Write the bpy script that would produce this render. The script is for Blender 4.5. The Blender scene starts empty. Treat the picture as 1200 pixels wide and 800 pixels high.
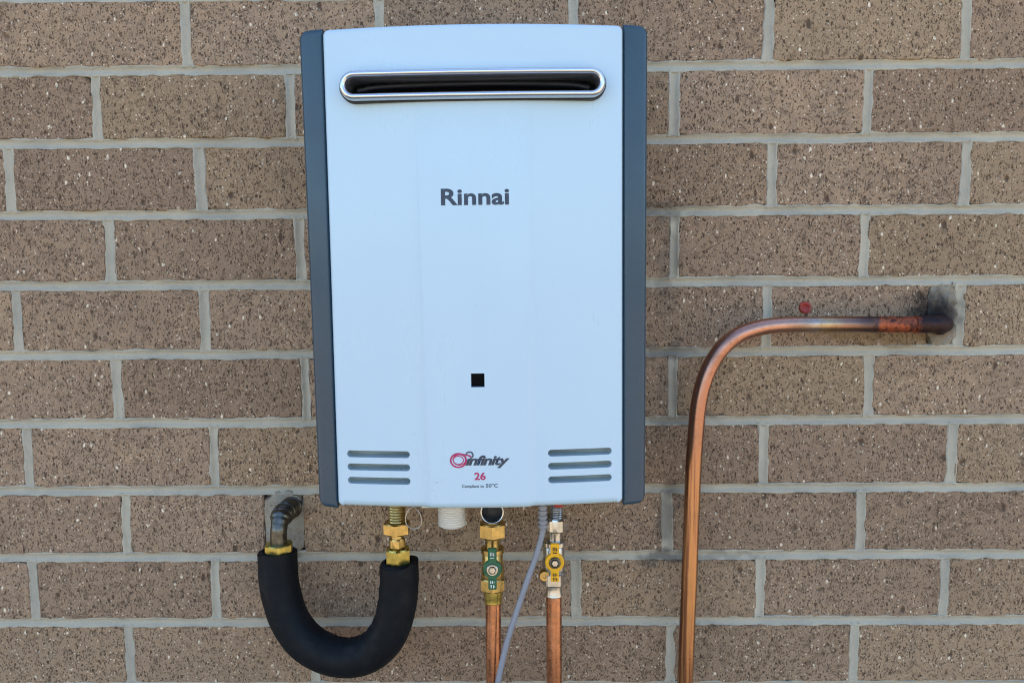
import bpy, bmesh, math, random
from mathutils import Vector, Matrix, noise
random.seed(7)
C = bpy.context.scene
col = C.collection
R = math.radians
PI = math.pi

# ------------------------------------------------------------------ camera
cam = bpy.data.cameras.new('camera')
co = bpy.data.objects.new('camera', cam); col.objects.link(co)
rt = Vector((0.99995402, 0.00712406, -0.00641969))
dn = Vector((-0.00579824, -0.08406406, -0.99644348))
fw = Vector((-0.00763839, 0.99643489, -0.08401888))
m = Matrix((rt, -dn, -fw)).transposed().to_4x4()
m.translation = Vector((0.0422, -0.9462, 1.500))
co.matrix_world = m
cam.sensor_width = 36; cam.lens = 27.0
cam.clip_start = 0.02; cam.clip_end = 500
C.camera = co
C.render.resolution_x = 1024; C.render.resolution_y = 682

# ------------------------------------------------------------------ sky, sun, exposure
SUN_EL, SUN_AZ = 48, 25            # the sun stands behind the wall, the wall face is in open shade
w = bpy.data.worlds.new('World'); C.world = w; w.use_nodes = True
nt = w.node_tree
sky = nt.nodes.new('ShaderNodeTexSky'); sky.sky_type = 'NISHITA'; sky.sun_disc = False
sky.sun_elevation = R(SUN_EL); sky.sun_rotation = R(SUN_AZ)
sky.air_density = 1.0; sky.dust_density = 1.5; sky.ozone_density = 2.5
nt.nodes['Background'].inputs[1].default_value = 0.12
nt.links.new(sky.outputs[0], nt.nodes['Background'].inputs[0])
sl = bpy.data.lights.new('sun', 'SUN'); sl.energy = 4.0; sl.angle = R(0.5); sl.color = (1, 0.94, 0.85)
so = bpy.data.objects.new('sun', sl); col.objects.link(so)
sd = Vector((math.sin(R(SUN_AZ))*math.cos(R(SUN_EL)), math.cos(R(SUN_AZ))*math.cos(R(SUN_EL)), math.sin(R(SUN_EL))))
so.rotation_euler = (-sd).to_track_quat('-Z', 'Y').to_euler(); so.location = sd*10
vs = C.view_settings
vs.view_transform = 'Standard'; vs.look = 'None'; vs.gamma = 1; vs.exposure = 2.1

# ------------------------------------------------------------------ materials
def s2l(r, g, b):
    f = lambda c: (c/255/12.92 if c/255 <= .04045 else ((c/255+.055)/1.055)**2.4)
    return (f(r), f(g), f(b), 1)
class NT:
    def __init__(s, name):
        s.m = bpy.data.materials.new(name); s.m.use_nodes = True
        s.t = s.m.node_tree; s.b = s.t.nodes['Principled BSDF']
    def n(s, typ, **kw):
        x = s.t.nodes.new('ShaderNode'+typ)
        for k, v in kw.items():
            if k.startswith('i_'):
                key = k[2:]; key = int(key) if key.isdigit() else key.replace('_', ' ')
                s.set(x, key, v)
            else: setattr(x, k, v)
        return x
    def set(s, x, key, v):
        if isinstance(v, bpy.types.NodeSocket): s.t.links.new(v, x.inputs[key])
        else: x.inputs[key].default_value = v
    def P(s, key, v): s.set(s.b, key, v)
    def noise(s, vec, scale, detail=4, rough=.55): 
        return s.n('TexNoise', i_Vector=vec, i_Scale=scale, i_Detail=detail, i_Roughness=rough).outputs['Fac']
    def ramp(s, f, a, b, lo=0., hi=1.):
        return s.n('MapRange', i_0=f, i_1=a, i_2=b, i_3=lo, i_4=hi, interpolation_type='SMOOTHSTEP').outputs[0]
    def mix(s, f, a, b, mode='MIX'):
        x = s.n('Mix', data_type='RGBA', blend_type=mode)
        s.set(x, 0, f); s.set(x, 6, a); s.set(x, 7, b); return x.outputs[2]
    def math(s, op, a, b=0.): 
        return s.n('Math', operation=op, i_0=a, i_1=b).outputs[0]
    def bump(s, h, strength, dist):
        s.P('Normal', s.n('Bump', i_Height=h, i_Strength=strength, i_Distance=dist).outputs[0])
    def coord(s, sx=1, sy=1, sz=1, rnd=True):
        tc = s.n('TexCoord').outputs['Object']
        if rnd:
            oi = s.n('ObjectInfo').outputs['Random']
            v = s.n('CombineXYZ', i_0=s.math('MULTIPLY', oi, 37.), i_1=s.math('MULTIPLY', oi, 91.), i_2=s.math('MULTIPLY', oi, 53.)).outputs[0]
            tc = s.n('VectorMath', operation='ADD', i_0=tc, i_1=v).outputs[0]
        return s.n('VectorMath', operation='MULTIPLY', i_0=tc, i_1=(sx, sy, sz)).outputs[0]

def blob(M, cx, cz, rx, rz, soft, warp=0.012, wscale=60):
    """0..1 mask of a stain with a ragged shape, at a place on the wall (metres)"""
    pos = M.n('NewGeometry').outputs['Position']
    nz = M.n('TexNoise', i_Vector=pos, i_Scale=wscale, i_Detail=4.).outputs['Color']
    nz = M.n('VectorMath', operation='SUBTRACT', i_0=nz, i_1=(.5, .5, .5)).outputs[0]
    nz = M.n('VectorMath', operation='SCALE', i_0=nz, i_Scale=warp*2).outputs[0]
    p = M.n('VectorMath', operation='ADD', i_0=pos, i_1=nz).outputs[0]
    p = M.n('VectorMath', operation='SUBTRACT', i_0=p, i_1=(cx, 0, cz)).outputs[0]
    p = M.n('VectorMath', operation='MULTIPLY', i_0=p, i_1=(1/rx, 0, 1/rz)).outputs[0]
    d = M.n('VectorMath', operation='LENGTH', i_0=p).outputs['Value']
    return M.ramp(d, 1-soft, 1+soft, 1., 0.)

def wall_stains(M, c):
    soot = blob(M, .553, 1.452, .030, .024, .75, .02)
    c = M.mix(M.math('MULTIPLY', soot, .93), c, (.008, .008, .011, 1))
    flux = blob(M, .49, 1.425, .085, .012, .5, .02)
    c = M.mix(M.math('MULTIPLY', flux, .5), c, (.17, .105, .035, 1))
    for cx, cz, rx, rz, k in ((.21, 1.578, .03, .012, .5), (.225, 1.51, .012, .05, .35), (.222, 1.408, .03, .01, .55), (.23, 1.36, .014, .03, .35), (.24, 1.322, .05, .009, .45),
                             (.235, 1.235, .02, .009, .4), (.228, 1.2, .012, .03, .5), (.225, 1.146, .03, .01, .6), (.3, 1.146, .05, .008, .3)):
        c = M.mix(M.math('MULTIPLY', blob(M, cx, cz, rx, rz, .6, .03, 40), k), c, (.075, .07, .065, 1))
    return c

def brick_material():
    M = NT('clay_brick')
    c0 = M.coord()
    big = M.noise(c0, 9, 3)
    mid = M.noise(c0, 60, 5, .6)
    oi = M.n('ObjectInfo').outputs['Random']
    base = M.mix(M.ramp(big, .35, .68), (.325, .226, .147, 1), (.385, .262, .165, 1))
    base = M.mix(M.ramp(mid, .35, .7), base, (.295, .205, .138, 1))
    base = M.mix(M.math('MULTIPLY', M.ramp(oi, 0., 1.), .62), base, (.225, .150, .098, 1))
    oi2 = M.math('FRACT', M.math('MULTIPLY', oi, 7.31))
    base = M.mix(M.ramp(oi2, .4, 1., 0., .45), base, (.325, .232, .132, 1))
    # sandy grain
    gr = M.noise(c0, 620, 3, .75)
    base = M.mix(M.ramp(gr, .52, .72, 0., .5), base, (.68, .53, .36, 1))
    base = M.mix(M.ramp(gr, .47, .3, 0., .6), base, (.17, .115, .078, 1))
    # drag marks and cracks: streaky dark pits
    cv = M.coord(1.0, 1.0, .62)
    warp = M.n('TexNoise', i_Vector=cv, i_Scale=160., i_Detail=3.).outputs['Color']
    wv = M.n('VectorMath', operation='SCALE', i_0=warp, i_Scale=.006).outputs[0]
    cw = M.n('VectorMath', operation='ADD', i_0=cv, i_1=wv).outputs[0]
    v1 = M.n('TexVoronoi', i_Vector=cw, i_Scale=210., i_Randomness=1.)
    sel1 = M.n('SeparateColor', i_0=v1.outputs['Color']).outputs[0]
    pit1 = M.math('MULTIPLY', M.ramp(v1.outputs['Distance'], .36, .12), M.ramp(sel1, .74, .80))
    v2 = M.n('TexVoronoi', i_Vector=cw, i_Scale=560., i_Randomness=1.)
    sel2 = M.n('SeparateColor', i_0=v2.outputs['Color']).outputs[1]
    pit2 = M.math('MULTIPLY', M.ramp(v2.outputs['Distance'], .48, .2), M.ramp(sel2, .58, .66))
    v5 = M.n('TexVoronoi', i_Vector=cw, i_Scale=48., i_Randomness=1.)
    sel5 = M.n('SeparateColor', i_0=v5.outputs['Color']).outputs[0]
    pit5 = M.math('MULTIPLY', M.ramp(v5.outputs['Distance'], .2, .08), M.ramp(sel5, .80, .84))
    crk = M.noise(M.coord(1.3, 1, .75), 430, 5, .7)
    crack = M.ramp(M.math('ABSOLUTE', M.math('SUBTRACT', crk, .5)), .026, .006)
    crack = M.math('MULTIPLY', crack, M.ramp(M.noise(c0, 130, 4, .7), .5, .66))
    pits = M.math('MAXIMUM', M.math('MAXIMUM', pit1, pit5), M.math('MAXIMUM', M.math('MULTIPLY', pit2, .8), M.math('MULTIPLY', crack, .38)))
    base = M.mix(M.math('MULTIPLY', pits, .85), base, (.06, .038, .028, 1))
    # pale flecks of grog
    v3 = M.n('TexVoronoi', i_Vector=M.n('VectorMath', operation='ADD', i_0=M.coord(1.25, 1, .8), i_1=wv).outputs[0], i_Scale=125., i_Randomness=1.)
    sel3 = M.n('SeparateColor', i_0=v3.outputs['Color']).outputs[2]
    fl = M.math('MULTIPLY', M.ramp(v3.outputs['Distance'], .30, .17), M.ramp(sel3, .925, .94))
    v4 = M.n('TexVoronoi', i_Vector=c0, i_Scale=260., i_Randomness=1.)
    sel4 = M.n('SeparateColor', i_0=v4.outputs['Color']).outputs[0]
    fl2 = M.math('MULTIPLY', M.ramp(v4.outputs['Distance'], .32, .2), M.ramp(sel4, .82, .85))
    fleck = M.math('MAXIMUM', fl, M.math('MULTIPLY', fl2, .75))
    base = M.mix(M.math('MULTIPLY', fleck, .85), base, (.85, .74, .56, 1))
    pos = M.n('NewGeometry').outputs['Position']
    base = M.mix(M.ramp(M.noise(pos, 2.2, 4, .6), .42, .68, 0., .22), base, (.14, .10, .066, 1))
    base = M.mix(M.ramp(M.noise(c0, 22, 5, .7), .60, .74, 0., .45), base, (.13, .088, .06, 1))
    base = wall_stains(M, base)
    M.P('Base Color', base); M.P('Roughness', .92); M.P('Specular IOR Level', .1)
    h = M.math('ADD', M.math('MULTIPLY', mid, .8), M.math('MULTIPLY', gr, .35))
    h = M.math('SUBTRACT', h, M.math('MULTIPLY', pits, 1.5))
    h = M.math('ADD', h, M.math('MULTIPLY', fleck, .25))
    M.bump(h, 1.0, .0014)
    return M.m

def mortar_material(name='mortar', tint=(.45, .415, .32, 1)):
    M = NT(name)
    c0 = M.coord(rnd=False)
    a = M.noise(c0, 14, 4, .6)
    g = M.noise(c0, 900, 2, .7)
    base = M.mix(M.ramp(a, .3, .7), tint, (tint[0]*.80, tint[1]*.82, tint[2]*.86, 1))
    base = M.mix(M.ramp(g, .55, .75, 0., .35), base, (.55, .5, .42, 1))
    base = M.mix(M.ramp(g, .45, .28, 0., .4), base, (.16, .14, .12, 1))
    st = M.noise(c0, 30, 5, .7)
    base = M.mix(M.ramp(st, .62, .78, 0., .4), base, (.17, .155, .135, 1))
    if name != 'mortar':
        base = M.mix(M.ramp(M.noise(c0, 75, 5, .7), .46, .62, 0., .75), base, (.27, .185, .12, 1))
        base = M.mix(M.ramp(M.noise(c0, 160, 4, .7), .56, .68, 0., .6), base, (.09, .075, .06, 1))
    base = wall_stains(M, base)
    M.P('Base Color', base); M.P('Roughness', .95); M.P('Specular IOR Level', .15)
    M.bump(M.math('ADD', g, M.noise(c0, 180, 3)), .8, .0007)
    return M.m

def simple(name, color, rough=.5, metal=0., spec=.5, coat=0., nscale=40, namt=.12, bump=0., bscale=400, rvar=.1, dirt=None):
    M = NT(name)
    c0 = M.coord(rnd=False)
    f = M.noise(c0, nscale, 5, .6)
    d = tuple(c*(1-namt*2) for c in color[:3])+(1,)
    base = M.mix(M.ramp(f, .3, .7), color, d)
    if dirt:
        f2 = M.noise(c0, dirt[1], 5, .7)
        base = M.mix(M.ramp(f2, dirt[2], dirt[3], 0., dirt[4]), base, dirt[0])
    M.P('Base Color', base); M.P('Metallic', metal); M.P('Specular IOR Level', spec)
    M.P('Roughness', M.ramp(M.noise(c0, nscale*2.3, 4), .3, .7, max(0, rough-rvar), min(1, rough+rvar)))
    if coat: M.P('Coat Weight', coat); M.P('Coat Roughness', .12)
    if bump: M.bump(M.noise(c0, bscale, 3), .6, bump)
    return M.m

def panel_material():
    M = NT('white_enamel'); tc = M.coord(rnd=False)
    st = M.noise(M.n('VectorMath', operation='MULTIPLY', i_0=tc, i_1=(55, 20, 2.2)).outputs[0], 1, 4, .6)
    cl = M.noise(tc, 7, 4, .6); sp = M.noise(tc, 260, 2, .7)
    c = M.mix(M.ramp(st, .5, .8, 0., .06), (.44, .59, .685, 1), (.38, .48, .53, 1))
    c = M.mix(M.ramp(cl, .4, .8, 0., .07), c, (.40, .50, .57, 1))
    c = M.mix(M.ramp(sp, .70, .78, 0., .22), c, (.25, .27, .27, 1))
    sc = M.noise(M.n('VectorMath', operation='MULTIPLY', i_0=tc, i_1=(90, 40, 200)).outputs[0], 1, 4, .7)
    sm = M.n('VectorMath', operation='MULTIPLY', i_0=M.n('VectorMath', operation='SUBTRACT', i_0=tc, i_1=(-.041, 0, .026)).outputs[0], i_1=(70, 0, 110)).outputs[0]
    sm = M.ramp(M.n('VectorMath', operation='LENGTH', i_0=sm).outputs['Value'], 1., .5)
    c = M.mix(M.math('MULTIPLY', sm, M.ramp(sc, .52, .66, 0., .28)), c, (.18, .20, .24, 1))
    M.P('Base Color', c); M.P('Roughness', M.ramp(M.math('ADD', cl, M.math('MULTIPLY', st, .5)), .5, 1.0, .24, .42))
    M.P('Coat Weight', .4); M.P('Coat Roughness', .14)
    M.bump(M.noise(M.n('VectorMath', operation='MULTIPLY', i_0=tc, i_1=(7, 7, 2.5)).outputs[0], 1, 2), .5, .0009)
    return M.m

MAT = dict(
    brick=brick_material(), mortar=mortar_material(),
    patch=mortar_material('patch_mortar', (.33, .30, .23, 1)),
    core=simple('wall_core', (.3, .27, .22, 1), .9),
    white=simple('white_enamel', (.415, .545, .64, 1), .32, spec=.5, coat=.35, nscale=3, namt=.008, rvar=.03, bump=.00004, bscale=9),
    grey=simple('grey_plastic', (.017, .050, .080, 1), .30, coat=.3, spec=.35, nscale=14, namt=.05, rvar=.06),
    chrome=simple('bright_trim', (.62, .65, .70, 1), .16, metal=.9, nscale=9, namt=.03, rvar=.04),
    black=simple('black_cavity', (.004, .004, .005, 1), .4, spec=.3, nscale=30),
    cavity=simple('matt_black_cavity', (.005, .005, .005, 1), .8, spec=.1, nscale=30),  # near-black matt lining for the exhaust throat and the square window
    baffle=simple('grey_baffle', (.36, .38, .34, 1), .6),
    ink=simple('dark_print', (.022, .036, .064, 1), .45, namt=.02),
    magenta=simple('magenta_print', (.42, .012, .10, 1), .45, namt=.02),
    casing=simple('casing_steel', (.26, .26, .25, 1), .45, nscale=12),
    copper=simple('copper', (.60, .295, .175, 1), .28, metal=1., nscale=55, namt=.16, rvar=.1, bump=.00006, bscale=150, dirt=((.20, .09, .05, 1), 28, .5, .75, .6)),
    brass=simple('brass', (.62, .45, .17, 1), .33, metal=1., nscale=90, namt=.15, rvar=.1, dirt=((.25, .16, .05, 1), 60, .52, .75, .4)),
    brassgreen=simple('yellowed_brass', (.55, .46, .13, 1), .34, metal=1., nscale=90, namt=.15, rvar=.1, dirt=((.22, .18, .05, 1), 60, .52, .75, .4)),
    nickel=simple('nickel', (.60, .60, .575, 1), .28, metal=1., nscale=90, namt=.12, rvar=.08, dirt=((.3, .27, .21, 1), 60, .55, .75, .4)),
    aged=simple('aged_bronze', (.155, .152, .135, 1), .34, metal=1., nscale=120, namt=.2, rvar=.08, bump=.0003, bscale=260, dirt=((.05, .045, .035, 1), 140, .45, .7, .7)),
    foam=simple('black_foam', (.0045, .0065, .009, 1), .6, spec=.16, nscale=30, namt=.12, rvar=.06, bump=.0006, bscale=160, dirt=((.022, .023, .024, 1), 45, .5, .75, .55)),
    rubber=simple('black_rubber', (.012, .012, .013, 1), .6),
    green=simple('green_enamel', (.001, .10, .045, 1), .30, nscale=60, namt=.08),
    yellow=simple('yellow_enamel', (.80, .41, .004, 1), .35, nscale=60, namt=.08),
    whiteprint=simple('pale_print', (.75, .8, .75, 1), .5),
    darkprint=simple('brown_print', (.10, .05, .02, 1), .5),
    nylon=simple('white_nylon', (.66, .63, .56, 1), .4, nscale=40, namt=.04),
    greyplastic=simple('grey_nylon', (.24, .25, .28, 1), .42, nscale=50, namt=.05),
    cable=simple('grey_cable', (.225, .245, .285, 1), .35, nscale=60, namt=.06, rvar=.04),
    wire=simple('wire', (.55, .5, .42, 1), .35, metal=.6),
    red=simple('red_plastic', (.38, .035, .022, 1), .55, nscale=300, namt=.2, bump=.0005, bscale=500),
    ground=None,
)
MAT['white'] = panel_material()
M = NT('paving')
c0 = M.coord(rnd=False)
M.P('Base Color', M.mix(M.ramp(M.noise(c0, 3, 6, .65), .3, .7), (.30, .228, .142, 1), (.23, .178, .115, 1))); M.P('Roughness', .95)
M.bump(M.noise(c0, 60, 4), .5, .003)
MAT['ground'] = M.m

def pipe_tints():
    """copper of the right-hand pipe: pink on the bend, straw and soot where it was heated by the torch"""
    M = NT('torched_copper')
    tc = M.n('TexCoord').outputs['Object']
    sx = M.n('SeparateXYZ', i_0=tc)
    X, Z = sx.outputs[0], sx.outputs[2]
    nz = M.noise(tc, 40, 5, .65); nf = M.noise(tc, 300, 4, .6)
    # local frame: the origin is at the foot of the vertical run; x grows towards the elbow
    xw = M.math('ADD', X, M.math('MULTIPLY', M.math('SUBTRACT', nz, .5), .03))
    cr = M.n('ValToRGB', i_0=M.n('MapRange', i_0=xw, i_1=0., i_2=.32).outputs[0])
    e = cr.color_ramp.elements
    stops = [(0, (.38, .185, .125)), (.10, (.46, .235, .175)), (.28, (.54, .28, .20)), (.40, (.48, .29, .215)), (.455, (.42, .34, .28)), (.50, (.46, .33, .19)), (.56, (.30, .17, .12)),
             (.64, (.13, .085, .08)), (.685, (.14, .08, .065)), (.70, (.42, .12, .06)), (.835, (.36, .10, .05)), (.85, (.03, .025, .03)), (1, (.03, .027, .035))]
    while len(e) < len(stops): e.new(.5)
    for k, (p, c) in enumerate(stops): e[k].position = p; e[k].color = c+(1,)
    c = M.mix(M.ramp(nz, .45, .75, 0., .5), cr.outputs[0], (.16, .075, .035, 1))
    c = M.mix(M.ramp(nf, .5, .75, 0., .35), c, (.2, .1, .05, 1))
    c = M.mix(M.math('MULTIPLY', M.ramp(X, .20, .22), M.ramp(M.noise(tc, 130, 4, .7), .42, .62, 0., .9)), c, (.05, .03, .03, 1))
    # the straight fall carries long streaks, some bright orange-brown, some dark
    st = M.noise(M.n('VectorMath', operation='MULTIPLY', i_0=tc, i_1=(210, 210, 4)).outputs[0], 1, 3, .6)
    low = M.ramp(Z, .36, .22, 0., 1.)
    c = M.mix(M.math('MULTIPLY', low, M.ramp(st, .42, .55, 0., .8)), c, (.46, .26, .12, 1))
    c = M.mix(M.math('MULTIPLY', low, M.ramp(st, .53, .38, 0., .75)), c, (.11, .062, .034, 1))
    M.P('Base Color', c); M.P('Metallic', 1.)
    M.P('Roughness', M.ramp(M.math('ADD', M.ramp(X, .19, .23, 0., .6), nz), .3, 1.2, .27, .6))
    M.bump(nf, .4, .0002)
    return M.m
MAT['torched'] = pipe_tints()

# ------------------------------------------------------------------ object helpers
def link(o, parent=None):
    col.objects.link(o)
    if parent: o.parent = parent
    return o
def tag(o, label=None, cat=None, group=None, kind=None):
    for k, v in (('label', label), ('category', cat), ('group', group), ('kind', kind)):
        if v: o[k] = v
    return o
def empty(name, loc, label, cat, rot=(0, 0, 0)):
    o = bpy.data.objects.new(name, None); o.empty_display_size = .05
    o.location = Vector(loc); o.rotation_euler = rot; link(o)
    o['_org'] = tuple(loc)
    return tag(o, label, cat)
ORG = {}
class MB:
    """collects shapes given in millimetres (x right, d towards the viewer, z up)"""
    def __init__(s): s.bm = bmesh.new()
    def v(s, x, d, z): return s.bm.verts.new((x*.001, -d*.001, z*.001))
    def box(s, x0, x1, d0, d1, z0, z1, bev=0):
        g = bmesh.new(); bmesh.ops.create_cube(g, size=1)
        for q in g.verts:
            q.co = Vector(((x0+x1)/2+q.co.x*(x1-x0), -((d0+d1)/2)+q.co.y*(d1-d0), (z0+z1)/2+q.co.z*(z1-z0)))*.001
        if bev: bmesh.ops.bevel(g, geom=g.edges[:], offset=bev*.001, segments=2, affect='EDGES', profile=.5)
        s.add(g); return s
    def add(s, g):
        me = bpy.data.meshes.new('tmp'); g.to_mesh(me); g.free(); s.bm.from_mesh(me); bpy.data.meshes.remove(me)
    def rings(s, rings, close=True, cap=True):
        vs_ = [[s.v(*p) for p in r] for r in rings]
        n = len(vs_[0])
        for a, b in zip(vs_, vs_[1:]):
            for i in range(n if close else n-1):
                j = (i+1) % n
                s.bm.faces.new((a[i], a[j], b[j], b[i]))
        if cap:
            s.bm.faces.new(vs_[0][::-1]); s.bm.faces.new(vs_[-1])
        return s
    def lathe(s, prof, cx, cd, cz, axis='z', n=32, cap=True, rmod=None):
        """prof: list of (t along axis, radius)"""
        rr = []
        for t, r in prof:
            ring = []
            for i in range(n):
                a = 2*PI*i/n; r2 = r*(rmod(a, t) if rmod else 1)
                u, v_ = r2*math.cos(a), r2*math.sin(a)
                if axis == 'z': ring.append((cx+u, cd+v_, cz+t))
                elif axis == 'd': ring.append((cx+u, cd+t, cz+v_))
                else: ring.append((cx+t, cd+u, cz+v_))
            rr.append(ring)
        return s.rings(rr, cap=cap)
    ang = None
    def hexn(s, cx, cd, cz0, cz1, af, rot=0., axis='z', ch=1.2, sides=6):
        """chamfered hexagon nut: across flats af"""
        rr = af/2/math.cos(PI/sides); s.ang = 16
        n = sides*6
        def hexr(a):
            a = (a-rot) % (2*PI/sides)-PI/sides
            return min(af/2/math.cos(a), rr*.99)
        L = [(cz0, .86), (cz0+ch, 1), (cz1-ch, 1), (cz1, .86)]
        rings = []
        for z, k in L:
            ring = []
            for i in range(n):
                a = 2*PI*i/n; r = hexr(a)
                if k < 1: r = min(r, af/2*.97)
                u, w_ = r*math.cos(a), r*math.sin(a)
                ring.append((cx+u, cd+w_, z) if axis == 'z' else (cx+u, cd+z, w_+cz0))
            rings.append(ring)
        return s.rings(rings)
    def tube(s, pts, rad, n=24, sub=6, cap=True, rfun=None, smooth=True):
        P = [Vector(p) for p in pts]
        if smooth and len(P) > 2:
            Q = []
            for i in range(len(P)-1):
                p0, p1, p2, p3 = P[max(i-1, 0)], P[i], P[i+1], P[min(i+2, len(P)-1)]
                if i == 0: p0 = p1*2-p2
                if i == len(P)-2: p3 = p2*2-p1
                for k in range(sub):
                    t = k/sub
                    Q.append(.5*((2*p1)+(p2-p0)*t+(2*p0-5*p1+4*p2-p3)*t*t+(3*p1-p0-3*p2+p3)*t**3))
            Q.append(P[-1]); P = Q
        up = None; rr = []; L = 0
        for i, p in enumerate(P):
            t = (P[min(i+1, len(P)-1)]-P[max(i-1, 0)]).normalized()
            if up is None:
                up = Vector((0, 1, 0)) if abs(t.y) < .9 else Vector((1, 0, 0))
            up = (up-t*up.dot(t)).normalized(); sd_ = t.cross(up)
            if i: L += (p-P[i-1]).length
            ring = []
            for k in range(n):
                a = 2*PI*k/n
                r = rad if not rfun else rfun(L, a, i, len(P))
                ring.append(tuple(p+up*(r*math.cos(a))+sd_*(r*math.sin(a))))
            rr.append(ring)
        return s.rings(rr, cap=cap)
    def plate(s, outline, d0, d1, bev=0.8):
        """outline of (x,z) extruded from d0 to d1 (towards the viewer) with a softened front edge"""
        n = len(outline); cx = sum(p[0] for p in outline)/n; cz = sum(p[1] for p in outline)/n
        def inset(k):
            out = []
            for i in range(n):
                a, b, c = outline[i-1], outline[i], outline[(i+1) % n]
                tx, tz = c[0]-a[0], c[1]-a[1]; l = math.hypot(tx, tz) or 1
                out.append((b[0]-tz/l*k, b[1]+tx/l*k))
            return out
        ins = inset(bev)
        return s.rings([[(x, d0, z) for x, z in outline], [(x, d1-bev, z) for x, z in outline], [(x, d1, z) for x, z in ins]])
    def build(s, name, mat, parent=None, org=None, ang=35, smooth=True, kind=None):
        """org: millimetre origin (x, d, z) subtracted from the vertices"""
        bmesh.ops.recalc_face_normals(s.bm, faces=s.bm.faces[:])
        me = bpy.data.meshes.new(name); 
        if org is None and parent is not None:
            p = parent
            while p.parent: p = p.parent
            if '_org' in p: org = (p['_org'][0]*1000, -p['_org'][1]*1000, p['_org'][2]*1000)
        if org: bmesh.ops.translate(s.bm, verts=s.bm.verts[:], vec=Vector((-org[0], org[1], -org[2]))*.001)
        s.bm.to_mesh(me); s.bm.free()
        if smooth:
            me.shade_smooth(); me.set_sharp_from_angle(angle=R(s.ang or ang))
        me.materials.append(MAT[mat])
        o = bpy.data.objects.new(name, me); link(o, parent)
        if kind: o['kind'] = kind
        return o

# ------------------------------------------------------------------ ground
g = MB(); g.rings([[(-60000, -60000, 0), (60000, -60000, 0)], [(-60000, 60000, 0), (60000, 60000, 0)]], close=False, cap=False)
tag(g.build('ground', 'ground', smooth=False), kind='structure')

# ------------------------------------------------------------------ brick wall
wall = empty('brick_wall', (0, 0, 0), 'brown textured clay brick wall with pale grey mortar joints behind the heater', 'wall')
HW, TOP = 2200, 28
core = MB().box(-HW, HW, -110, -14, 0, 1750+86*9-5).build('wall_core', 'core', wall, smooth=False)

measured = {
 0: [-354, -121, 111, 344, 578], 1: [-466, -231, 1, 232, 464], 2: [-577, -344, -111, 120, 351, 585], 3: [-459, -224, 8, 234, 466],
 4: [-578, -345, -112, 118, 348.5, 585], 5: [-458, -222, 8, 234, 476.5], 6: [-575, -340, -110, 119, 348, 583], 7: [-455, -225, 4, 229, 472],
 8: [-578, -345, -115, 114, 347, 580], 9: [-459, -220.5, 8, 235, 469]}
def brick_mesh(L, H, seed, detail=True):
    """a brick lying around its own centre, its face at d=0, arrises worn and uneven"""
    rnd = random.Random(seed); b = MB()
    hw, hh = L/2, H/2
    nx = max(4, int(L/13)) if detail else 1; nz = 6 if detail else 1
    per = []
    for i in range(nx): per.append((-hw+L*i/nx, -hh))
    for i in range(nz): per.append((hw, -hh+H*i/nz))
    for i in range(nx): per.append((hw-L*i/nx, hh))
    for i in range(nz): per.append((-hw, hh-H*i/nz))
    j = .55 if detail else 0
    P = []
    for k, (x, z) in enumerate(per):
        corner = (abs(x) == hw and abs(z) == hh)
        sx, sz = (x > 0)*2-1, (z > 0)*2-1
        if corner: x -= sx*rnd.uniform(.3, 2.6)*bool(detail); z -= sz*rnd.uniform(.3, 2.6)*bool(detail)
        P.append((x+rnd.gauss(0, j), z+rnd.gauss(0, j)))
    face = rnd.uniform(-.7, .6); tilt = (rnd.uniform(-.006, .006), rnd.uniform(-.012, .012))
    def fd(x, z): return face+tilt[0]*x+tilt[1]*z
    def shrink(p, k):
        x, z = p; return (x-math.copysign(k, x) if abs(x) > hw-4 else x, z-math.copysign(k, z) if abs(z) > hh-4 else z)
    r1 = [(x, -20, z) for x, z in P]
    ch = [rnd.choice((.9, 1.2, 1.5, 1.9, 2.6)) if detail else 1.2 for _ in P]
    r2 = [(x, fd(x, z)-c, z) for (x, z), c in zip(P, ch)]
    r3 = []
    for (p, c) in zip(P, ch):
        q = shrink(p, c*.9); r3.append((q[0], fd(*q)-.15, q[1]))
    b.rings([r1, r2, r3])
    return b
def mesh_of(b):
    bmesh.ops.recalc_face_normals(b.bm, faces=b.bm.faces[:])
    me = bpy.data.meshes.new('brick'); b.bm.to_mesh(me); b.bm.free()
    me.materials.append(MAT['brick']); me.shade_smooth(); me.set_sharp_from_angle(angle=R(28)); return me
outer = bmesh.new()
perps = []; beds = []
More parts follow.
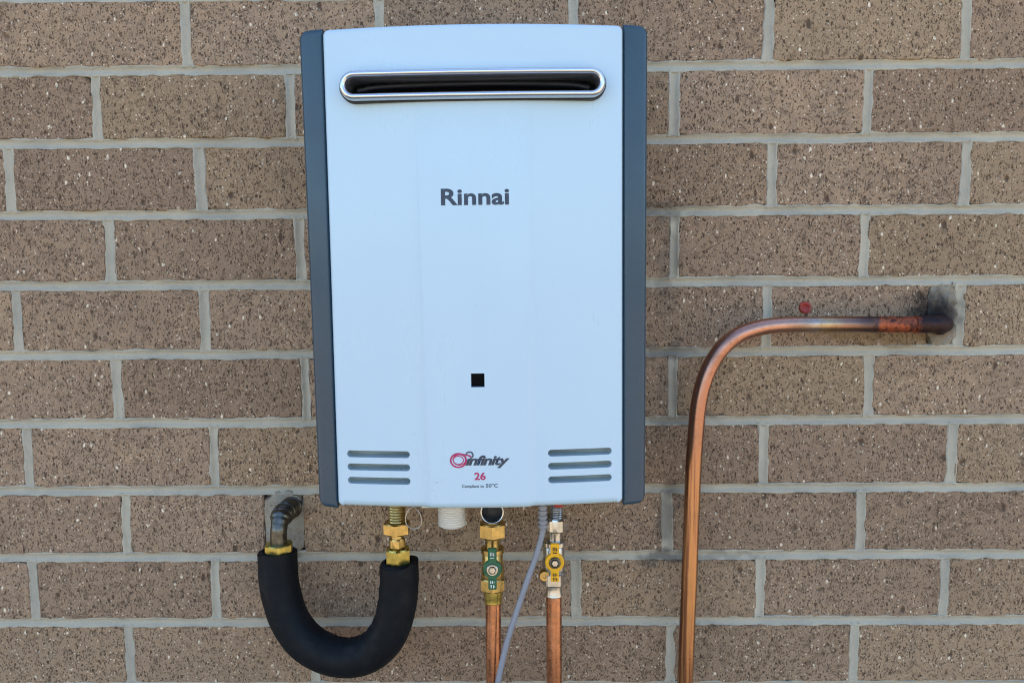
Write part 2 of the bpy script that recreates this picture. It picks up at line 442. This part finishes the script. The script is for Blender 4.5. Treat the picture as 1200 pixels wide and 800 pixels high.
for row in range(-9, 20):
    zc = 1750-86*(row-.5)
    z0, z1 = zc-37.6, zc+37.6
    if zc < 40: break
    ms = measured.get(row)
    if ms is None:
        base = -345 if row % 2 == 0 else -459
        ms = [base+232.5*k for k in range(5)]
        ms = [x+random.uniform(-3, 3) for x in ms]
    xs = list(ms)
    while xs[0] > -HW+60: xs.insert(0, xs[0]-232.5+random.uniform(-2, 2))
    while xs[-1] < HW-60: xs.append(xs[-1]+232.5+random.uniform(-2, 2))
    xs = [-HW-5]+[x for x in xs if -HW+30 < x < HW-30]+[HW+5]
    for a, b_ in zip(xs, xs[1:]):
        lo, hi = a+4.9, b_-4.9
        if row == 7 and abs(a+455) < 2: hi = -279
        if row == 7 and abs(a+225) < 2: lo = -230
        if row == 4 and abs(b_-585) < 2: hi = 547
        near = -2 <= row <= 11 and lo < 860 and hi > -860
        if near:
            me = mesh_of(brick_mesh(hi-lo, 75.2, hash((row, int(a)))))
            o = bpy.data.objects.new('brick', me); o.location = ((lo+hi)/2000, 0, zc/1000); link(o, wall)
        else:
            q = brick_mesh(hi-lo, 75.2, 5, False)
            bmesh.ops.translate(q.bm, verts=q.bm.verts[:], vec=Vector(((lo+hi)/2000, 0, zc/1000)))
            me = bpy.data.meshes.new('t'); q.bm.to_mesh(me); q.bm.free(); outer.from_mesh(me); bpy.data.meshes.remove(me)
    for x in xs[1:-1]:
      if not (row == 7 and abs(x+225) < 2): perps.append((x, z0-2, z1+2, near or abs(x) < 860 and -2 <= row <= 11))
    beds.append(1750-86*row)
ob = MB(); ob.bm.free(); ob.bm = outer; ob.build('outer_brick', 'brick', wall, kind='stuff', smooth=False)

def nz(x, y, z=0.): return noise.noise(Vector((x, y, z)))
mo = MB()
PROF = [(-1, -4.5), (-.86, -.9), (-.72, -.15), (-.5, -1.5), (-.25, -3.1), (0, -4.0), (.25, -3.9), (.5, -2.6), (.72, -.5), (.86, -.9), (1, -4.5)]
def bed(zc, x0, x1, step):
    rr = []; x = x0
    while x <= x1+.01:
        wob = 1.0*nz(x*.011, zc)+.5*nz(x*.05, zc, 3)
        r = []
        for t, d in PROF:
            ww = 7.4+2.3*nz(x*.05, zc, t*1.4)+1.1*nz(x*.11, zc, t*3+20)+.8*nz(x*.25, zc, 9+t*2)
            r.append((x, d*(.85+.5*nz(x*.02, zc, 5))+.55*nz(x*.12, zc*.7, t*4)+.2*nz(x*.6, zc, t*7), zc+wob+t*ww))
        rr.append(r); x += step
    mo.rings(rr, close=False, cap=False)
def perp(xc, z0, z1, step):
    rr = []; z = z0
    lean = random.uniform(-.018, .018); ww0 = random.uniform(6.4, 8.2)
    n = max(2, int((z1-z0)/step))
    for i in range(n+1):
        z = z0+(z1-z0)*i/n
        wob = 1.0*nz(z*.03, xc)+lean*(z-(z0+z1)/2)
        r = []
        for t, d in PROF:
            ww = ww0+2.0*nz(z*.06, xc, t*1.4)+1.1*nz(z*.13, xc, t*3+20)+.9*nz(z*.25, xc, 9+t*2)
            r.append((xc+wob+t*ww, .15+d*.62+.55*nz(z*.12, xc*.7, t*4)+.2*nz(z*.6, xc, t*7), z))
        rr.append(r)
    mo.rings(rr, close=False, cap=False)
for z in beds:
    fine = 900 < z < 1950
    if fine:
        bed(z, -HW+5, -860, 40); bed(z, -860, 860, 3.2); bed(z, 860, HW-5, 40)
    else: bed(z, -HW+5, HW-5, 40)
for x, z0, z1, fine in perps: perp(x, z0, z1, 3.2 if fine else 40)
mo.build('mortar', 'mortar', wall, ang=60)

def patch(name, cx, cz, w_, h_, d, seed, ridges=False):
    """a lump of mortar packed round a pipe"""
    b = MB(); rr = []
    nr, na = 16, 48
    for i in range(nr+1):
        k = i/nr; ring = []
        for a_ in range(na):
            a = 2*PI*a_/na; c_, s_ = math.cos(a), math.sin(a)
            q = 1/max(abs(c_), abs(s_)); sq = min(q, 1.16)
            e_ = 1+(.12*nz(c_*2, s_*2, seed)+.09*nz(c_*9, s_*9, seed)+.06*nz(c_*23, s_*23, seed))
            x = cx+c_*sq*w_/2*(1-k*.98)*e_; z = cz+s_*sq*h_/2*(1-k*.98)*e_
            h = -8 if i == 0 else d*(1-(1-k)**2.5)+1.8*nz(x*.12, z*.12, seed)+1.1*nz(x*.4, z*.4, seed)-.8
            if ridges: h += 1.1*math.sin(math.hypot(x-cx, z-(cz-12))*.62+nz(x*.1, z*.1)*3)*(1-k*.5)
            ring.append((x, h, z))
        rr.append(ring)
    b.rings(rr); return b.build(name, 'patch', wall, ang=50)
patch('mortar_patch', -254.5, 1190, 52, 86, 2.2, 3)
patch('mortar_patch', 563.5, 1450, 39, 77, 3.2, 8, True)

# ------------------------------------------------------------------ water heater
HX, HZ = 1.7, 1262
heater = empty('water_heater', (HX*.001, 0, HZ*.001), 'white wall mounted gas water heater with dark grey side strips', 'water heater', (0, R(-.35), 0))
heater['_org'] = (0, 0, 0)
def sst(a, b, x):
    t = min(1, max(0, (x-a)/(b-a))); return t*t*(3-2*t)
def face_d(x, z):
    d = 173-12.5*(x/149.5)**2
    t = min(1, max(0, (415-z)/415)); wd = 2.2+8*t
    d += 4.2*t**.7*(sst(58.5, 58.5-wd, abs(x))-.5)
    return d
def slab(x0, x1, z0, z1, D, rc, rf, back, xs_extra=(), only=0, rfb=0):
    """rounded-corner slab with a soft front edge; D(x,z) is its front surface"""
    off = [0, .15, .5, 1, 1.7, 2.6, 3.8, 5.2, 7]
    def lines(a, b, stepn, extra=()):
        L = [a+o for o in off]+[b-o for o in off]
        n = max(2, int((b-a-16)/stepn)); L += [a+8+(b-a-16)*i/n for i in range(n+1)]
        L += [e for e in extra if a+8 < e < b-8]
        return sorted(set(round(v, 3) for v in L))
    X = lines(x0, x1, 8, xs_extra); Z = lines(z0, z1, 9)
    cx, cz, hw, hh = (x0+x1)/2, (z0+z1)/2, (x1-x0)/2, (z1-z0)/2
    b = MB(); G = []
    for z in Z:
        row = []
        for x in X:
            qx, qz = abs(x-cx)-(hw-rc), abs(z-cz)-(hh-rc); px, pz = x, z
            if qx > 0 and qz > 0 and not (only and (x-cx)*only < 0):
                # map the square corner onto the round one
                m_ = max(qx, qz); l = math.hypot(qx, qz); k = m_/l
                qx2, qz2 = qx*k, qz*k
                px = cx+math.copysign(hw-rc+qx2, x-cx); pz = cz+math.copysign(hh-rc+qz2, z-cz)
                dist = rc-math.hypot(qx2, qz2)
            else: dist = min(hw-abs(x-cx), hh-abs(z-cz))
            d = D(px, pz)
            q = rfb if rfb and pz-z0 <= dist+1e-6 else rf
            if dist < q: d -= (rf if q == rf else rfb)*(1-math.sqrt(max(0, 1-(1-dist/q)**2)))
            row.append(b.v(px, d, pz))
        G.append(row)
    for i in range(len(Z)-1):
        for j in range(len(X)-1): b.bm.faces.new((G[i][j], G[i][j+1], G[i+1][j+1], G[i+1][j]))
    loop = G[0][:-1]+[r[-1] for r in G[:-1]]+G[-1][:0:-1]+[r[0] for r in G[:0:-1]]
    bk = [b.bm.verts.new((v.co.x, -back*.001, v.co.z)) for v in loop]
    n = len(loop)
    for i in range(n): b.bm.faces.new((loop[i], bk[i], bk[(i+1) % n], loop[(i+1) % n]))
    b.bm.faces.new(bk)
    return b
def stadium(cx, cz, w_, h_, n=12, straight=0):
    r = h_/2; o = []
    for i in range(n+1): a = -PI/2+PI*i/n; o.append((cx+w_/2-r+r*math.cos(a), cz+r*math.sin(a)))
    if straight:
        for i in range(1, straight): o.append((cx+(w_/2-r)*(1-2*i/straight), cz+r))
    for i in range(n+1): a = PI/2+PI*i/n; o.append((cx-w_/2+r+r*math.cos(a), cz+r*math.sin(a)))
    if straight:
        for i in range(1, straight): o.append((cx-(w_/2-r)*(1-2*i/straight), cz-r))
    return o
pn = slab(-149.5, 149.5, 0, 485, face_d, 6, 4.5, 128, [s*v for s in (-1, 1) for v in (46, 47.5, 49, 50.3, 51.5, 52.5, 53.5, 54.5, 55.5, 56.3, 57, 57.7, 58.4, 60)], rfb=7.5)
panel = pn.build('front_panel', 'white', heater, org=(0, 0, 0), ang=30)
ct = MB()
VZ = (56.5, 42.8, 28.5)
def prism(b, ol, d0, d1): b.rings([[(x, d0, z) for x, z in ol], [(x, d1, z) for x, z in ol]])
for s in (-1, 1):
    for z in VZ: prism(ct, stadium(s*104.4, z, 66.5, 7.2), 118, 190)
prism(ct, stadium(0, 426, 252, 20), 120, 200)
prism(ct, [(-6.4, 126.6), (7.3, 126.6), (7.3, 140.7), (-6.4, 140.7)], 158, 190)
cut = ct.build('cutter', 'white', None, smooth=False)
cut.location = (0, 0, 0)
panel.parent = None
md = panel.modifiers.new('b', 'BOOLEAN'); md.object = cut; md.operation = 'DIFFERENCE'; md.solver = 'EXACT'
dg = bpy.context.evaluated_depsgraph_get()
me = bpy.data.meshes.new_from_object(panel.evaluated_get(dg))
panel.modifiers.clear(); panel.data = me; bpy.data.objects.remove(cut)
me.shade_smooth(); me.set_sharp_from_angle(angle=R(30))
panel.parent = heater

def band(x0, x1):
    D = lambda x, z: 156-8*((abs(x)-150)/26)**1.6
    b = slab(x0, x1, -3, 487.5, D, 9, 4, 60, only=1 if x0 > 0 else -1)
    for q in b.bm.verts:
        k = min(1, max(0, (abs(q.co.x)-.152)/.012))
        q.co.x -= math.copysign(.001*(4.2 if x0 < 0 else 1.8)*k*(1-q.co.z/.485), q.co.x)
    o = b.build('side_strip', 'grey', heater, org=(0, 0, 0), ang=40); return o
band(-176.5, -150.4); band(150.4, 176.5)
MB().box(-172, 172, 12, 127, 3, 482, 3).build('casing', 'casing', heater, org=(0, 0, 0))
MB().box(-120, 120, 2, 13, 440, 500, 1).build('wall_bracket', 'casing', heater, org=(0, 0, 0))
MB().box(-62, -8, 100, 158, -3.2, 2, 1).build('bottom_tray', 'nylon', heater, org=(0, 0, 0))
# exhaust outlet: bright stadium-shaped trim round a black throat
tr = MB(); prof = [(1, 2.0), (.2, 3.0), (0, 5.5), (.5, 9), (1.8, 11.2), (3.4, 12), (5.0, 11.4), (6.3, 9.5), (7.0, 6.5), (7.3, 2), (7.3, -30)]
rr = []
for ins, h in prof: rr.append([(x, face_d(x*.6, 427)+h, z) for x, z in stadium(0, 425.6, 261-2*ins, 28.6-2*ins, 20, 30)])
tr.rings(rr, cap=False)
trim = tr.build('exhaust_trim', 'chrome', heater, org=(0, 0, 0), ang=50)
gk = MB(); gk.rings([[(x, face_d(x*.6, 427)+h, z) for x, z in stadium(0, 425.4, 263-2*ins, 29.8-2*ins, 20, 30)] for ins, h in ((0, -14), (0, 3.2), (.8, 3.8), (5, 3.8), (5, -14))], cap=False)
gk.build('gap_shadow_ring', 'rubber', trim, org=(0, 0, 0))  # black ring added to draw the shadowed gap beneath the trim
for x in (-101.5, 100.5):
    MB().lathe([(0, 1.7), (1.0, 1.6), (1.2, .6)], x, face_d(x*.6, 416)+9.6, 414.3, 'd', 14).build('screw', 'black', trim, org=(0, 0, 0))
cv = MB()
cv.rings([[(x, 164, z) for x, z in stadium(0, 425.6, 247, 14.6)], [(x, 112, z) for x, z in stadium(0, 427, 252, 17)]], cap=False)
cv.rings([[(x, 150, z) for x, z in stadium(0, 427, 255, 20)], [(x, 131, z) for x, z in stadium(0, 427, 255, 20)]])
cv.build('exhaust_throat', 'cavity', heater, org=(0, 0, 0))
bf = MB(); bf.tube([(-116, 158, 424.8), (-90, 158.4, 428.5), (0, 159, 430.2), (90, 158.4, 428.5), (116, 158, 424.8)], 3.2, 12)
bf.build('baffle', 'black', heater, org=(0, 0, 0))
MB().box(-140, 140, 146, 148, 16, 68).build('rear_baffle', 'baffle', heater, org=(0, 0, 0), smooth=False)
MB().box(-6.6, 7.5, 158, 168.5, 126.4, 140.9).build('sight_glass', 'cavity', heater, org=(0, 0, 0), smooth=False)

# ---- printing on the panel
def glyphs(name, txt, x0, x1, z0, z1, mat, bold=.0, shear=0., lift=.25, spacing=1.0, parent=heater):
    cu = bpy.data.curves.new('t', 'FONT'); cu.body = txt; cu.offset = bold; cu.shear = shear; cu.space_character = spacing; cu.resolution_u = 6
    to = bpy.data.objects.new('t', cu); col.objects.link(to)
    dg = bpy.context.evaluated_depsgraph_get(); me = bpy.data.meshes.new_from_object(to.evaluated_get(dg))
    bpy.data.objects.remove(to)
    xs = [v.co.x for v in me.vertices]; ys = [v.co.y for v in me.vertices]
    ax, bx, ay, by = min(xs), max(xs), min(ys), max(ys)
    for v in me.vertices:
        x = x0+(v.co.x-ax)/(bx-ax)*(x1-x0); z = z0+(v.co.y-ay)/(by-ay)*(z1-z0)
        v.co = Vector((x, -(face_d(x, z)+lift), z))*.001
    me.materials.clear(); me.materials.append(MAT[mat]); me.name = name
    return link(bpy.data.objects.new(name, me), parent)
glyphs('brand_lettering', 'Rinnai', -33.3, 34.6, 309, 325.6, 'ink', bold=.027, spacing=1.02)
glyphs('model_lettering', 'ınfinity', -13.6, 31.8, 43.2, 56.6, 'ink', bold=.036, shear=.28, spacing=.92)
glyphs('model_number', '26', -4.6, 7.0, 31.0, 39.0, 'magenta', bold=.028)
glyphs('small_print', 'Compliant to', -17.5, 5.0, 22.3, 26.2, 'ink', bold=.012)
glyphs('small_print', '50°C', 7.0, 19.4, 23.2, 27.2, 'ink', bold=.012)
def swirl(name, fn, width, mat, n=56, lift=.3):
    b = MB(); r0, r1 = [], []
    P = [fn(i/n) for i in range(n+1)]
    for i in range(n+1):
        a, c = P[max(0, i-1)], P[min(n, i+1)]; tx, tz = c[0]-a[0], c[1]-a[1]; l = math.hypot(tx, tz) or 1
        w_ = width(i/n)/2 if callable(width) else width/2
        x, z = P[i]
        r0.append((x-tz/l*w_, face_d(x, z)+lift, z+tx/l*w_)); r1.append((x+tz/l*w_, face_d(x, z)+lift, z-tx/l*w_))
    b.rings([r0, r1], close=False, cap=False); return b.build(name, mat, heater, org=(0, 0, 0), smooth=False)
for dx, dz, rx, rz, w_ in ((0, 0, 7.9, 7.0, 1.7), (.9, .7, 6.4, 5.4, 1.0), (-.1, .3, 5.2, 4.3, .9)):
    swirl('logo_ring', lambda t: (-20.6+dx+rx*math.cos(2*PI*t), 51.5+dz+rz*math.sin(2*PI*t)), w_, 'magenta', lift=.28+dx*.05)
swirl('logo_loop', lambda t: (-9.0+3.6*math.cos(-.55*PI+1.55*PI*(1-t)+.25)-.2, 57.0+3.2*math.sin(-.55*PI+1.55*PI*(1-t)+.25)), lambda t: .9+.5*math.sin(PI*t), 'ink', lift=.45)
swirl('logo_tail', lambda t: (-26+18.5*t, 57.2+1.3*math.sin(PI*t*.9)-2.2*t*t), lambda t: .4+1.4*t, 'magenta', lift=.5)

# fittings that belong to the heater's underside
wn = MB(); pr = [(-41.2, 13.4), (-40.2, 14.6)]
z = -39.5
while z < -8: pr += [(z, 15.6), (z+.9, 14.5), (z+1.8, 15.6)]; z += 2.7
wn.lathe(pr+[(5, 15.4)], -35.2, 100, 0, 'z', 40)
wn.build('threaded_outlet', 'nylon', heater, org=(0, 0, 0))
dr = MB(); dr.lathe([(-24, 13.0), (-1.5, 13.4), (0, 13.0), (.4, 12.3), (0, 11.5), (-22, 11.2)], 10.6, 112, -23.0, 'd', 36, cap=False)
ds = dr.build('drain_socket', 'nickel', heater, org=(0, 0, 0))
MB().lathe([(-14, 11.4), (-13.2, 11.2), (-12.8, 6), (-9, 5.6), (-8.6, 0.6)], 10.6, 112, -23.0, 'd', 32).build('drain_plug', 'rubber', ds, org=(0, 0, 0))
MB().box(80.2, 90, 86, 98, -22.6, 3, .8).build('identification_tape', 'red', heater, org=(0, 0, 0))

# ------------------------------------------------------------------ insulated hot water pipe
def thread(cx, cd, z0, z1, r, b, pitch=2.0):
    pr = [(z0, r*.93)]; z = z0+.6
    while z < z1-.8: pr += [(z, r*.99), (z+pitch/2, r*.93)]; z += pitch
    b.lathe(pr+[(z1, r*.95)], cx, cd, 0, 'z', 32)
ip = empty('insulated_pipe', (-.165, -.06, 1.05), 'U shaped pipe in black foam insulation hanging left below the heater', 'pipe')
def foam_r(L, a, i, n):
    r = 23.2-.8*L/420
    r += .45*nz(L*.02, math.cos(a)*1.2, math.sin(a)*1.2)+.22*nz(L*.09, math.cos(a)*3, math.sin(a)*3+5)
    k = L/430
    if .32 < k < .72 and math.cos(a-PI) > -2: r -= .75*max(0, math.sin(L*.30+nz(L*.05, 1)*4))*max(0, math.sin(a))**2
    return r
sp = [(-248, 50, 1173), (-247.6, 51, 1158), (-245.5, 54, 1132), (-235, 59, 1097), (-215, 64, 1070), (-188, 68, 1055), (-160, 71, 1051.5), (-133, 74, 1061), (-112, 78, 1085), (-101, 80, 1118), (-97.6, 80, 1148), (-97.2, 80, 1170)]
fb = MB(); fb.tube(sp, 23, 56, 14, rfun=foam_r)
# hollow, torn ends
for q in fb.bm.verts:
    x, z = q.co.x*1000, q.co.z*1000
    if z > 1166 and x < -200: q.co.z += (.001*(1.2*nz(x*.16, q.co.y*160)+.9*nz(x*.5, q.co.y*500)))
    if z > 1163 and x > -130: q.co.z += (.001*(3.0*nz(x*.07+4, q.co.y*70)+(x+97)*.13))
foam = fb.build('foam_sleeve', 'foam', ip, ang=50)
for (cx, cd, cz, r, cs) in ((-248, 50, 1172.6, 22.0, -1), (-97.2, 80, 1170, 21.2, 1)):
    b = MB(); prof = [(-7, r*.97), (-1.5, r*1.02), (1.6, r*.93), (2.0, r*.80), (-2, r*.74), (-9, r*.72)]
    b.lathe(prof, cx, cd, cz, 'z', 48, cap=False, rmod=lambda a, t: 1+.03*nz(math.cos(a)*2, math.sin(a)*2, cs*9+t*.2))
    b.build('sleeve_lip', 'foam', foam, ang=60)
eb = MB()
def ridged(L, a, i, n):
    r = 10.2+(2.6 if L < 38 else 0)*1
    r = 12.4-2.6*sst(44, 56, L)
    return r+.85*math.sin(L*1.5)*(1 if L < 50 else 0)+.25*nz(L*.4, math.cos(a)*3, math.sin(a)*3)
eb.tube([(-244.6, -4, 1212), (-244.8, 12, 1213), (-245, 28, 1214), (-245.2, 42, 1211.5), (-245.6, 49, 1202), (-246, 50, 1193), (-246, 50, 1182)], 11, 36, 12, rfun=ridged)
el = eb.build('wall_elbow', 'aged', ip, ang=50)
b = MB(); b.lathe([(0, 13.2), (2.5, 13.8), (5, 13.4), (6, 12)], -244.6, -3, 1212, 'd', 30); b.build('wall_collar', 'aged', el)
b = MB(); b.hexn(-246, 50, 1173.5, 1183.5, 31, .3); b.build('elbow_nut', 'brassgreen', ip)
b = MB(); thread(-98.7, 80, 1219, 1262, 10.0, b, 3.2); b.build('threaded_stub', 'brass', ip)
b = MB(); b.hexn(-99, 80, 1205.5, 1219.2, 28.5, .52); b.build('union_nut', 'brass', ip)
b = MB(); b.lathe([(1188, 7.2), (1206, 7.2)], -99, 80, 0, 'z'); b.build('union_neck', 'brass', ip)
b = MB(); b.hexn(-99, 80, 1188.6, 1200, 17.6, .2); b.build('hexagon_fitting', 'brass', ip)
b = MB(); b.hexn(-98.4, 80, 1168, 1188.2, 26.6, .35, ch=1.6); b.build('union_nut', 'brassgreen', ip)
b = MB(); b.lathe([(1160, 11.6), (1169, 11.6)], -98, 80, 0, 'z'); b.build('ferrule', 'rubber', ip)

# ------------------------------------------------------------------ cold water and gas pipes with ball valves
def handle_outline(cx, cz, r, wa, up, dn_, wb):
    o = []
    a0 = math.asin(wb/2/r); 
    o += [(cx-wb/2, cz-dn_+1), (cx-wb/2+1, cz-dn_), (cx+wb/2-1, cz-dn_), (cx+wb/2, cz-dn_+1)]
    a1 = math.asin(wa/2/r); s0 = -PI/2+a0; s1 = PI/2-a1
    for i in range(13): a = s0+(s1-s0)*i/12; o.append((cx+r*math.cos(a), cz+r*math.sin(a)))
    o += [(cx+wa/2, cz+up-1), (cx+wa/2-1, cz+up), (cx-wa/2+1, cz+up), (cx-wa/2, cz+up-1)]
    s0 = PI/2+a1; s1 = 3*PI/2-a0
    for i in range(13): a = s0+(s1-s0)*i/12; o.append((cx+r*math.cos(a), cz+r*math.sin(a)))
    return o
def valve(root, cx, body_mat, hmat, pmat, hc, up, dn_, zt, flange, body_bot, rot):
    """ball valve standing on a riser; returns its body"""
    b = MB()
    zc = (flange[0]+body_bot)/2
    b.lathe([(flange[1], 9), (flange[1], 13), (flange[1]-.8, 13.8), (flange[0]+.8, 13.8), (flange[0], 13)], cx, 80, 0, 'z', 36)
    b.lathe([(flange[0]+.5, 10.6), (flange[0]-2, 11.8), (zc+9, 12.6), (zc+4, 13.2), (zc, 13.4), (zc-5, 13), (zc-11, 11.8), (body_bot+6, 10.6)], cx, 80, 0, 'z', 36)
    b.lathe([(0, 8.2), (14, 8.2), (15.5, 7.4), (17, 6.0)], cx, 80, hc, 'd', 28)
    body = b.build('valve_body', body_mat, root)
    b = MB(); b.hexn(cx, 80, body_bot, body_bot+15, 27, rot, ch=1.4); b.build('valve_nut', body_mat, root)
    b = MB(); b.plate(handle_outline(cx+.4, hc, 10.8, 9.8, up, dn_, 9.4), 96.5, 100.5, .8)
    for q in b.bm.verts:     # cranked arms
        k = max(0, abs(q.co.z*1000-hc)-11); q.co.y -= min(k, 5)*.0006
    h = b.build('valve_handle', hmat, body)
    b = MB(); b.lathe([(0, 6.6), (2.2, 6.6), (2.8, 6.0), (2.8, 4.9), (1.0, 4.6)], cx+.4, 100.2, hc, 'd', 28); b.build('handle_washer', 'nickel' if hmat == 'green' else 'aged', body)
    b = MB(); b.lathe([(0, 4.6), (3.4, 4.3), (4.4, 3.4), (4.5, .5)], cx+.4, 99.6, hc, 'd', 6); b.build('handle_screw', 'nickel', body)
    # the raised marks on the arms
    b = MB(); f = 103.7
    for (sx, sz, wx, hz) in ((-2, up-6.5, .8, 4), (-.2, up-6.5, .8, 4), (1.7, up-6.0, 1.2, 1.2), (1.7, up-8.0, 1.2, 1.2), (0, up-11, 4.6, .8)):
        b.box(cx+.4+sx-wx/2, cx+.4+sx+wx/2, f-1.2, f+.15, hc+sz-hz/2, hc+sz+hz/2)
    for (sx, sz, wx, hz) in ((-1.8, -13.5, 1, 3), (.2, -13.5, 1, 3), (2, -13.5, .8, 1.4), (-1.4, -17.3, 1.8, .8), (-1.4, -19, 1, 2.6), (1.3, -18.6, 1, 3.4), (2.4, -18.6, .9, 1)):
        if -sz < dn_-1.5: b.box(cx+.4+sx-wx/2, cx+.4+sx+wx/2, f-1.2, f+.15, hc+sz-hz/2, hc+sz+hz/2)
    b.build('handle_marks', pmat, body, smooth=False, kind='stuff')
    return body
cw = empty('cold_water_pipe', (.0117, -.08, 0), 'copper riser with brass ball valve and green handle under the heater', 'pipe')
b = MB(); b.tube([(10.4, 80, 20), (11.5, 80, 500), (11.2, 80, 900), (11.8, 80, 1127)], 9.1, 28, 8); b.build('copper_tube', 'copper', cw)
b = MB(); b.hexn(11.6, 80, 1200.8, 1218, 28.5, .52, ch=1.6); b.build('union_nut', 'brass', cw)
b = MB(); thread(11.6, 80, 1217, 1262, 10.2, b, 2.6); b.build('threaded_stub', 'brass', cw)
b = MB(); b.lathe([(1186, 9.0), (1189.5, 8.6), (1197, 8.6), (1202, 9.4)], 11.4, 80, 0, 'z'); b.build('valve_neck', 'brass', cw)
valve(cw, 11.4, 'brass', 'green', 'whiteprint', 1169.6, 25.5, 22.5, 0, (1182, 1188.2), 1138, .52)
b = MB(); b.lathe([(1122.6, 9.6), (1123.6, 10.6), (1128, 10.4), (1131, 11.2), (1139, 11.4)], 11.8, 80, 0, 'z'); b.build('compression_collar', 'brassgreen', cw)

gp = empty('gas_pipe', (.0824, -.08, 0), 'copper riser with nickel ball valve and yellow handle under the heater', 'pipe')
b = MB(); b.tube([(81, 80, 20), (82.5, 80, 500), (82.8, 80, 900), (82.4, 80, 1133)], 9.1, 28, 8); b.build('copper_tube', 'copper', gp)
b = MB(); b.hexn(84.5, 80, 1208.6, 1224, 27, .1, ch=1.6); b.build('union_nut', 'nickel', gp)
b = MB(); thread(83.8, 80, 1223, 1262, 9.6, b, 2.6); b.build('threaded_stub', 'nickel', gp)
b = MB(); b.lathe([(1192, 8.6), (1195, 7.9), (1203, 7.9), (1209, 8.8)], 83.4, 80, 0, 'z'); b.build('valve_neck', 'nickel', gp)
valve(gp, 82.2, 'nickel', 'yellow', 'darkprint', 1177.4, 23, 21.5, 0, (1190.5, 1196.5), 1145, .1)
b = MB(); b.lathe([(1130.4, 9.7), (1131.4, 10.4), (1136, 9.4), (1140, 9.0), (1146, 10.2)], 82.4, 80, 0, 'z'); b.build('compression_collar', 'nickel', gp)
b = MB(); b.lathe([(0, 6.0), (9, 6.2), (10.2, 5.4), (10.2, 2.4), (8.5, 2.2)], 71.2, 82, 1158, 'd', 24); b.build('test_point', 'brass', gp)

# ------------------------------------------------------------------ grey cable
cb = empty('grey_cable', (.069, -.1, 1.23), 'thin grey cable leaving a ribbed gland and running diagonally between the two risers', 'cable')
b = MB(); b.tube([(69, 100, 1222), (68.6, 100, 1212), (61.6, 101, 1186), (50.8, 102, 1156), (37.4, 103, 1116), (26.6, 103, 1081), (16.6, 102, 1035), (4, 98, 960), (-4, 92, 860), (-6, 86, 600), (-6, 80, 10)], 3.35, 16, 8)
b.build('cable_sheath', 'cable', cb)
b = MB(); pr = [(1216, 3.2), (1217, 4.6)]
for z in (1218, 1223.5, 1229, 1234.5, 1240, 1245.5): pr += [(z, 5.2), (z+3.6, 5.3), (z+3.8, 4.2), (z+5.3, 4.2)]
b.lathe(pr+[(1262, 5.2)], 69.1, 100, 0, 'z', 24); b.build('cable_gland', 'greyplastic', cb)

wl = MB()
wl.tube([(-75.8-2+9.3*math.sin(t)*(1-.22*math.cos(t)), 92+2*math.sin(t), 1227+12.6*math.cos(t)) for t in [2*PI*i/20 for i in range(21)]], .62, 8, 3)
wr = wl.build('wire_loop', 'wire', None, org=(-77, 92, 1227))
wr.location = (-.077, -.092, 1.227); tag(wr, 'thin wire loop hanging beside the left brass fitting under the heater', 'wire')

# ------------------------------------------------------------------ bent copper pipe on the right
rp = empty('bent_copper_pipe', (.2453, -.04, 1.0), 'bent copper pipe with torch blackened joint running into the wall at right', 'pipe')
b = MB()
b.tube([(232, 40, 20), (237, 40, 500), (245.4, 40, 1002), (248.6, 40, 1130), (251.4, 40, 1258), (253.6, 40, 1305), (256.4, 39.5, 1341), (261, 39, 1367), (270, 38.5, 1392), (284, 38, 1413.5), (303, 37.5, 1429), (327, 37, 1437.6), (353, 36.5, 1441), (390, 36, 1441.6), (430, 35.5, 1441.3), (470, 35, 1441), (518, 35, 1440.6)], 9.6, 32, 8,
       rfun=lambda L, a, i, n: 9.5+.12*nz(L*.03, math.cos(a), math.sin(a)))
b.build('copper_tube', 'torched', rp)
b = MB(); b.tube([(513, 35, 1440.7), (514, 35, 1440.7), (534, 34, 1440.5), (549, 28, 1440.3), (557, 14, 1439.8), (558, -4, 1439.5)], 11.4, 32, 8,
       rfun=lambda L, a, i, n: 10.3+.5*nz(L*.1, math.cos(a)*2, math.sin(a)*2)+(.7 if L < 4 else 0)*0)
b.build('capillary_elbow', 'torched', rp)
b = MB(); b.lathe([(-2, 13), (2.5, 13.5), (5, 12), (6.5, 11)], 560, 0, 1439, 'd', 30); b.build('wall_collar', 'torched', rp)

# ------------------------------------------------------------------ red plug
b = MB()
b.lathe([(-6, 7), (1.0, 7.6), (2.4, 6.9), (2.8, 5.4), (1.6, 3.2), (1.0, 2.4), (.8, .4)], 0, 0, 0, 'd', 30, rmod=lambda a, t: 1+.22*nz(math.cos(a)*1.9+3, math.sin(a)*1.9, t*.3))
pl = b.build('wall_plug', 'red', None, org=(0, 0, 0)); pl.location = (.3946, 0, 1.4598)
tag(pl, 'small red plastic plug set in the brick above the bent copper pipe', 'wall plug')
for o in bpy.data.objects:
    if '_org' in o: del o['_org']
C.render.engine = 'CYCLES'
C.cycles.filter_width = 1.1
